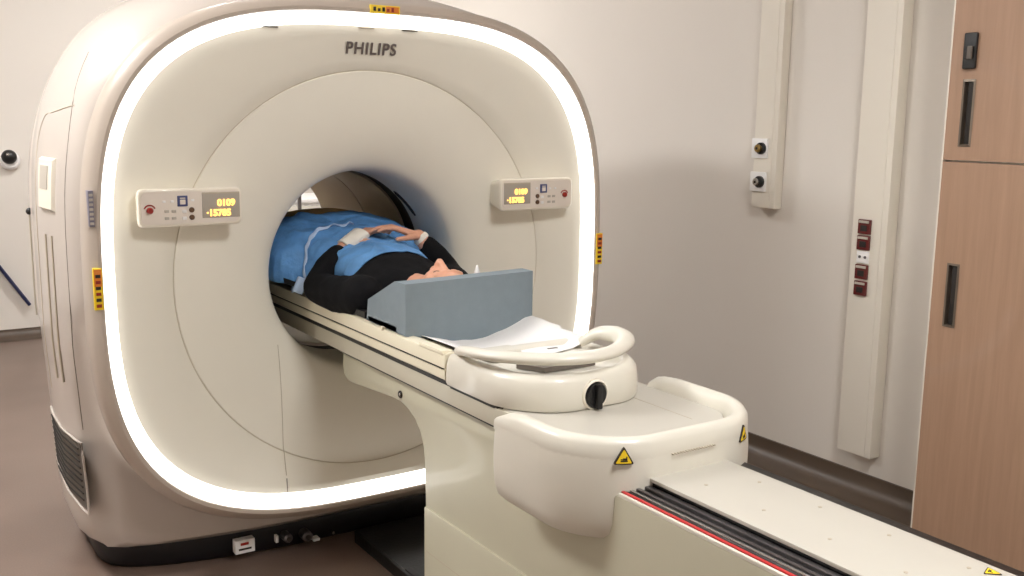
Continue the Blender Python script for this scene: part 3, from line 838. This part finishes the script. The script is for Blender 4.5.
# right cuff (white)
bm = bmesh.new(); P0, P1 = Vector((.276, -.103, 1.148)), Vector((.264, -.094, 1.163)); tube(bm, [P0, (P0 + P1) / 2, P1], [.030, .031, .029], n=20)
cf = bm_obj('wrist_band', bm, M['bandage'], person); cf['label'] = 'white band on the right wrist'
# hair
bm = Blob()
cap_chain(bm, [(HC.x, HC.y - .030, HC.z - .022, .094, .081, .088)], n=26)
hm = bm.mesh('h'); bm = bmesh.new(); bm.from_mesh(hm); bpy.data.meshes.remove(hm)
bmesh.ops.bisect_plane(bm, geom=bm.verts[:] + bm.edges[:] + bm.faces[:], plane_co=(HC.x, HC.y - .035, HC.z + .03), plane_no=(0, .62, .78), clear_outer=True)
for v in bm.verts: v.co += Vector((0, 0, 0)) + (v.co - HC).normalized() * .004 * noise.noise(v.co * 60)
hr = bm_obj('hair', bm, M['hair'], person, auto=0)
# eyelid lines and lips
for s in (-1, 1):
    bm = bmesh.new(); tube(bm, [(HC.x + s * .030 + q * .012, HC.y + .007 + .003 * (1 - q * q), HC.z + .0775 - .003 * q * q) for q in (-1, -.5, 0, .5, 1)], .0012, n=6)
    bm_obj('eyelash', bm, M['hair'], person)

# ------------------------------------------------------------------ black pad, foam head box, paper sheet
def pad_top(u): return pz(u) + .010
bm = bmesh.new()
us2 = [-.222 + k * .444 / 28 for k in range(29)]
def pads(y, s=1):
    def zz(u): u *= s; return pz(u) + .012 * max(0, (abs(u) - .20) / .02) ** .5 * (abs(u) > .20) * (s > 1) + max(0, abs(u) - .22) * .25
    return [(X0 + u * s, y, zz(u) + .002) for u in us2] + [(X0 + u * s, y, zz(u) + .022) for u in reversed(us2)]
loft(bm, [pads(-.46), pads(-.08), pads(.0, 1.12), pads(.10, 1.38), pads(.5, 1.38), pads(1.08, 1.3)], cap0=True, cap1=True)
pad = bm_obj('table_pad', bm, M['black'], None, auto=40); tag(pad, 'thin black pad lying on the tabletop beneath the person', 'pad')

box_t = thing('head_support', 'slate grey foam box around the head at the table\'s near end', 'foam support', (X0, -.76, .92))
def hb(o, par=box_t): return attach(o, par)
BL, BR = -.138, .322
def bz(x):
    u = (x - X0) / .23
    return .918 + .036 * min(1, abs(u)) ** 2.2
bm = bmesh.new(); xs_ = [BL + (BR - BL) * k / 16 for k in range(17)]
def fr_pts(y): return [(x, y, bz(x)) for x in xs_] + [(BR, y, 1.120), (BL, y, 1.112)]
loft(bm, [fr_pts(-.763), fr_pts(-.700)], cap0=True, cap1=True)
bmesh.ops.bevel(bm, geom=[e_ for e_ in bm.edges if e_.calc_face_angle(0) > .9], offset=.004, segments=2, affect='EDGES')
hb(bm_obj('end_wall', bm, M['foam'], auto=40))
for xa, xb in ((BL, BL + .05), (BR - .05, BR)):
    bm = bmesh.new()
    pf = [(-.7000, .955), (-.7000, 1.112 if xa < 0 else 1.118), (-.690, 1.111 if xa < 0 else 1.117), (-.500, 1.026), (-.488, .957)]
    loft(bm, [[(x, a, b) for a, b in pf] for x in (xa, xb)], cap0=True, cap1=True)
    bmesh.ops.bevel(bm, geom=[e_ for e_ in bm.edges if e_.calc_face_angle(0) > .9 and max(v.co.y for v in e_.verts) > -.699], offset=.003, segments=2, affect='EDGES')
    hb(bm_obj('side_wall', bm, M['foam'], auto=40))
bm = bmesh.new(); loft(bm, [[(x, y, bz(x) + .002) for x in xs_] + [(x, y, bz(x) + .018) for x in reversed(xs_)] for y in (-.702, -.50)], cap0=True, cap1=True)
hb(bm_obj('base_cushion', bm, M['foam'], auto=40))
# white tissue behind the head box wall
bm = bmesh.new(); bmesh.ops.create_cone(bm, segments=7, radius1=.016, radius2=.002, depth=.04, cap_ends=True)
for v in bm.verts: v.co += Vector((.165, -.675, 1.118)) + Vector((noise.noise(v.co * 90), 0, 0)) * .006
ts = bm_obj('paper_tissue', bm, M['paper'], None, smooth=False); tag(ts, 'small white tissue poking above the grey foam box', 'tissue')

def sheet(name, fn, nu, nv, m, thick=.003, parent=None, auto=0):
    bm = bmesh.new(); V = [[bm.verts.new(fn(i / nu, j / nv)) for i in range(nu + 1)] for j in range(nv + 1)]
    for j in range(nv):
        for i in range(nu): bm.faces.new((V[j][i], V[j][i + 1], V[j + 1][i + 1], V[j + 1][i]))
    bmesh.ops.recalc_face_normals(bm, faces=bm.faces)
    me = bpy.data.meshes.new(name); bm.to_mesh(me); bm.free()
    o = link(name, me, m, parent, True, auto)
    md = o.modifiers.new('thickness', 'SOLIDIFY'); md.thickness = thick; md.offset = 1
    return o
def paper_fn(a, b):
    x = -.085 + a * .405; y = -.722 - b * (.41 + .03 * sin(a * 5))
    u = x - X0
    if y > -1.0: z = pz(u) + .006
    else: z = max(pz(u) + .006, .957)
    z = max(z, .9 + 0) + .008 * max(0, sin(a * 11 + b * 3)) * (.3 + b) + .003 * noise.noise(Vector((x * 20, y * 14, 0)))
    if y < -.93:
        f = min(1, (-.93 - y) / .08); z = z * (1 - f) + f * (.9455 + .012 * max(0, min(1, (abs(u) - .14) / .05)) + .001 * sin(a * 14))
        return (x, y, z)
    z += .014 * max(0, (a - .62) / .38) ** 1.5 * (1 - .8 * b) 
    return (x, y, z)
ps = sheet('paper_sheet', paper_fn, 48, 40, M['paper'], .0015)
tag(ps, 'rumpled white paper sheet on the tabletop between foam box and handle', 'paper sheet')

# ------------------------------------------------------------------ blue drape and brown blanket
def bump01(y, pts):
    for (a, b), (c, d) in zip(pts[:-1], pts[1:]):
        if a <= y <= c:
            f = (y - a) / (c - a); f = f * f * (3 - 2 * f); return b + (d - b) * f
    return pts[0][1] if y < pts[0][0] else pts[-1][1]
DT = [(-.30, 1.128), (-.15, 1.162), (.0, 1.155), (.12, 1.185), (.32, 1.222), (.5, 1.212), (.8, 1.15), (1.1, 1.08)]
DW = [(-.30, .165), (-.10, .185), (.04, .25), (.12, .325), (.4, .33), (.75, .31), (1.1, .28)]
def cover(u, y, ztop, hw, zb, p=2.3):
    k = max(0, 1 - abs(u) ** p) ** (1 / p)
    return zb + (ztop - zb) * k
def drape_fn(a, b):
    y = -.272 + b * .62
    y += .02 * sin(a * pi) * (1 - b) - (.05 * (abs(a - .5) * 2) ** 3 * (1 - b) * -1)
    th = (a - .5) * 2
    u = sin(th * pi / 2)
    hw = bump01(y, DW); zt = bump01(y, DT); zb = .985 + .02 * max(0, min(1, y * 8))
    x = X0 + u * hw; z = cover(u, y, zt, hw, zb, 2.3 + .9 * max(0, min(1, y / .2)))
    w = noise.noise(Vector((x * 9, y * 5, z * 9))) * .014 + noise.noise(Vector((x * 26 + y * 14, y * 9 - x * 6, z * 20))) * .009
    w += .007 * (max(0, 1 - abs(noise.noise(Vector((x * 8 - y * 6, y * 9 + x * 5, 3)))) * 7) - .3)
    w += .0045 * sin(26 * (y * .8 + x * .5) + 3 * noise.noise(Vector((x * 6, y * 6, 1))))
    lift = min(1, .35 + b * 5)
    nrm = Vector((u, 0, 1 - abs(u) * .7)).normalized()
    p = Vector((x, y, z)) + nrm * w * lift
    r = sqrt((p.x - X0) ** 2 + (p.z - ZB) ** 2)
    if p.y > .02 and r > .340: p.x = X0 + (p.x - X0) * .340 / r
    return p
dr = sheet('surgical_drape', drape_fn, 90, 110, M['drape'], .003)
tag(dr, 'crumpled light blue drape over the lying person\'s belly and thighs', 'drape')
def edge_fn(a, b):
    th = -1 + a * 1.02; y = .02 + .10 * a + b * .012 - .05 * (1 - a) ** 2
    q = drape_fn((th + 1) / 2, (y + .272) / .62)
    return Vector(q) + Vector((-.3, -.1, 1)).normalized() * (.007 + .004 * sin(a * 40 + b * 5))
ed = sheet('white_border', edge_fn, 60, 4, M['drapew'], .002, dr)
def flap_fn(a, b):
    x = -.175 + .02 * b + .012 * sin(a * 9); y = -.055 + a * .12; z = .975 + b * .05 + .004 * sin(a * 17)
    return (x - .012 * (1 - b), y + .02 * b, z)
sheet('white_border', flap_fn, 14, 10, M['drapew'], .002, dr)
def blanket_fn(a, b):
    y = .10 + b * 1.02; th = (a - .5) * 2; u = sin(th * pi / 2)
    hw = bump01(y, DW) - .035 + .01 * max(0, min(1, (y - .4) / .2)); zt = bump01(y, DT) - .036 + .046 * max(0, min(1, (y - .30) / .10)); zb = .995
    x = X0 + u * hw; z = cover(u, y, zt, hw, zb)
    w = noise.noise(Vector((x * 7, y * 5, z * 7))) * .010 + .004 * sin(30 * y + 9 * x)
    p = Vector((x, y, z + w * (1 - abs(u))))
    r = sqrt((p.x - X0) ** 2 + (p.z - ZB) ** 2)
    if r > .345: p.x = X0 + (p.x - X0) * .345 / r; p.z = min(p.z, ZB + .30)
    return p
bl = sheet('blanket', blanket_fn, 60, 80, M['blanket'], .005)
tag(bl, 'brown blanket over the person\'s legs inside the bore, under the blue drape', 'blanket')

# ------------------------------------------------------------------ wall trunkings
def trunk(name, label, y0, y1, z0, z1, dpt, group=None):
    t = thing(name, label, 'cable trunking', (WX, (y0 + y1) / 2, z0), 'white vertical trunkings on the right wall')
    def w(o, par=t): return attach(o, par)
    w(bxo('casing', (WX - dpt, WX, y0, y1, z0, z1), M['trunk'], bev=.004))
    w(bxo('lid', (WX - dpt - .003, WX - dpt + .002, y0 + .028, y1 - .002, z0 + .004, z1), M['trunk'], bev=.001))
    return t, w
t1, w1 = trunk('cable_trunking', 'shorter white wall trunking ending at two round gas outlets', -.20, -.062, 1.205, WZ, .05)
for zc_, m_ in ((1.480, 'brass'), (1.326, 'chrome')):
    o = w1(bxo('outlet_plate', (WX - .062, WX - .050, -.150, -.055, zc_ - .045, zc_ + .045), M['white'], bev=.003))
    bm = bmesh.new(); cyl(bm, (WX - .068, -.118, zc_), (-1, 0, 0), .027, .020, n=28, bev=.004)
    r_o = bm_obj('outlet_ring', bm, M['black']); w1(r_o, o)
    bm = bmesh.new(); cyl(bm, (WX - .084, -.114, zc_), (-1, 0, 0), .018, .016, n=24, bev=.004)
    w1(bm_obj('outlet_valve', bm, M[m_]), o)
    bm = bmesh.new(); cyl(bm, (WX - .0925, -.114, zc_), (-1, 0, 0), .006, .002, n=12)
    w1(bm_obj('outlet_port', bm, M['ink']), o)
t2, w2 = trunk('cable_trunking', 'longer white wall trunking with four dark red sockets beside the wooden cabinet', -.825, -.655 , .19, WZ, .065)
for k, zc_ in enumerate((1.175, 1.108, .985, .915)):
    o = w2(bxo('socket', (WX - .078, WX - .066, -.752, -.690, zc_ - .031, zc_ + .031), M['socketr'], bev=.004))
    w2(bxo('socket_flap', (WX - .083, WX - .077, -.745, -.697, zc_ + .016, zc_ + .026), M['greybtn'], bev=.001), o)
    w2(bxo('socket_hole', (WX - .080, WX - .077, -.737, -.705, zc_ - .018, zc_ + .006), M['dark'], bev=.001), o)
o = w2(bxo('terminal_plate', (WX - .074, WX - .066, -.750, -.692, 1.022, 1.072), M['white'], bev=.002))
for y in (-.735, -.708):
    bm = bmesh.new(); cyl(bm, (WX - .075, y, 1.048), (-1, 0, 0), .006, .004, n=14); w2(bm_obj('terminal', bm, M['steel']), o)

# ------------------------------------------------------------------ cabinet
KXF, KY1, KY0 = 1.75, -1.240, -2.45
K = thing('tall_cabinet', 'tall beech wood cabinet with recessed handles against the right wall', 'cabinet', (1.92, (KY0 + KY1) / 2, 0))
def kp(o, par=K): return attach(o, par)
kp(bxo('body', (KXF + .02, WX - .014, KY0, KY1 + .006, .0, 2.62), M['trunk'], bev=.002))
def cab_door(z0, z1, hz0, hz1):
    bm = bmesh.new()
    # front panel with a real rectangular hole for the recessed handle
    ys = [KY1, -1.295 - .002, -1.340, KY0]; zs_ = [z0, hz0, hz1, z1]
    box(bm, KXF, KXF + .019, -1.297, KY1, z0, z1); box(bm, KXF, KXF + .019, KY0, -1.338, z0, z1)
    box(bm, KXF, KXF + .019, -1.338, -1.297, z0, hz0); box(bm, KXF, KXF + .019, -1.338, -1.297, hz1, z1)
    d = kp(bm_obj('door', bm, M['wood'], smooth=False))
    bm = bmesh.new(); 
    f = [(-1.340, hz0 - .002), (-1.295, hz0 - .002), (-1.295, hz1 + .002), (-1.340, hz1 + .002)]
    def rg(s, x): 
        return [(x, a + (s if a < -1.32 else -s), b + (s if b < (hz0 + hz1) / 2 else -s)) for a, b in f]
    loft(bm, [rg(-.002, KXF - .002), rg(.006, KXF - .003), rg(.007, KXF + .016)], cap1=True)
    h = kp(bm_obj('handle', bm, M['handle'], smooth=False), d)
    kp(bxo('handle_well', (KXF + .006, KXF + .0155, -1.333, -1.310, hz0 + .006, hz1 - .006), M['dark'], bev=.001), d)
cab_door(.04, 1.472, .890, 1.112)
cab_door(1.479, 2.60, 1.530, 1.752)
lk = kp(bxo('lock', (KXF - .014, KXF, -1.338, -1.290, 1.790, 1.912), M['black'], bev=.006, seg=3))
bm = bmesh.new(); cyl(bm, (KXF - .017, -1.314, 1.838), (-1, 0, 0), .017, .010, n=24, bev=.003); kp(bm_obj('lock_knob', bm, M['dark']), lk)
kp(bxo('lock_lever', (KXF - .026, KXF - .018, -1.330, -1.312, 1.822, 1.866), M['grille'], bev=.003), lk)
kp(bxo('edge_strip', (KXF - .001, KXF + .02, KY1, KY1 + .006, .0, 2.62), M['trunk'], bev=.001))

# ------------------------------------------------------------------ far wall items
D = thing('dome_camera', 'round white dome camera with black ball on the far wall', 'camera', (-.573, WY, 1.285))
def dp(o): return attach(o, D)
bm = bmesh.new(); cyl(bm, (-.566, WY - .025, 1.268), (0, -1, 0), .066, .05, n=36, bev=.015); dp(bm_obj('housing', bm, M['white']))
bm = bmesh.new(); bmesh.ops.create_uvsphere(bm, u_segments=28, v_segments=16, radius=.050)
for v in bm.verts: v.co += Vector((-.572, WY - .055, 1.292))
dp(bm_obj('lens_ball', bm, M['black']))
bm = bmesh.new(); bmesh.ops.create_uvsphere(bm, u_segments=12, v_segments=8, radius=.012)
for v in bm.verts: v.co += Vector((-.585, WY - .10, 1.31))
dp(bm_obj('lens', bm, M['chrome']))
bm = bmesh.new(); tube(bm, [(-1.10, WY - .035, 1.215), (-.90, WY - .035, .882), (-.70, WY - .035, .553), (-.505, WY - .035, .235)], .026, n=10, flat=.5)
nv = bm_obj('wall_strip', bm, M['navy'], None); tag(nv, 'dark blue sloping strip on the far white wall left of the scanner', 'wall strip')

# things seen through the bore behind the scanner
st = thing('infusion_stand', 'slim grey stand seen through the bore behind the scanner', 'stand', (1.0, 3.0, 0))
def sp(o): return attach(o, st)
bm = bmesh.new(); tube(bm, [(1.0, 3.0, .05), (1.0, 3.0, 1.0), (1.0, 3.0, 1.62)], .013, n=14); sp(bm_obj('pole', bm, M['steel']))
for k in range(5):
    a = 2 * pi * k / 5; bm = bmesh.new(); tube(bm, [(1.0, 3.0, .055), (1.0 + .14 * cos(a), 3.0 + .14 * sin(a), .05), (1.0 + .26 * cos(a), 3.0 + .26 * sin(a), .03)], .012, n=10); sp(bm_obj('leg', bm, M['steel']))
    bm = bmesh.new(); cyl(bm, (1.0 + .26 * cos(a), 3.0 + .26 * sin(a), .025), (-sin(a), cos(a), 0), .025, .02, n=18); sp(bm_obj('castor', bm, M['black']))
bm = bmesh.new(); tube(bm, smooth_path([(.90, 3.0, 1.66), (.91, 3.0, 1.62), (1.0, 3.0, 1.60), (1.09, 3.0, 1.62), (1.10, 3.0, 1.66)], 4), .006, n=8); sp(bm_obj('hook', bm, M['dark']))
tr = thing('equipment_trolley', 'white trolley seen through the bore behind the scanner', 'trolley', (1.1, 3.7, 0))
def trp(o, par=tr): return attach(o, par)
trp(bxo('body', (.72, 1.5, 3.45, 3.95, .10, .98), M['white'], bev=.01)); trp(bxo('top', (.70, 1.52, 3.43, 3.97, .98, 1.01), M['white'], bev=.008))
for k in range(4):
    d = trp(bxo('drawer', (.74, 1.48, 3.435, 3.46, .14 + k * .21, .33 + k * .21), M['tablew'], bev=.005)); trp(bxo('handle', (.98, 1.24, 3.42, 3.437, .255 + k * .21, .27 + k * .21), M['chrome'], bev=.004), d)
for x in (.78, 1.44):
    for y in (3.5, 3.9):
        bm = bmesh.new(); cyl(bm, (x, y, .05), (1, 0, 0), .05, .03, n=20); trp(bm_obj('castor', bm, M['black']))

# ------------------------------------------------------------------ world and colour management
w = bpy.data.worlds.new('world'); S.world = w; w.use_nodes = True
w.node_tree.nodes['Background'].inputs['Color'].default_value = (.9, .85, .8, 1)
w.node_tree.nodes['Background'].inputs['Strength'].default_value = .3
S.view_settings.view_transform = 'Standard'; S.view_settings.look = 'None'; S.view_settings.gamma = 1
S.view_settings.exposure = .13; S.view_settings.use_curve_mapping = False
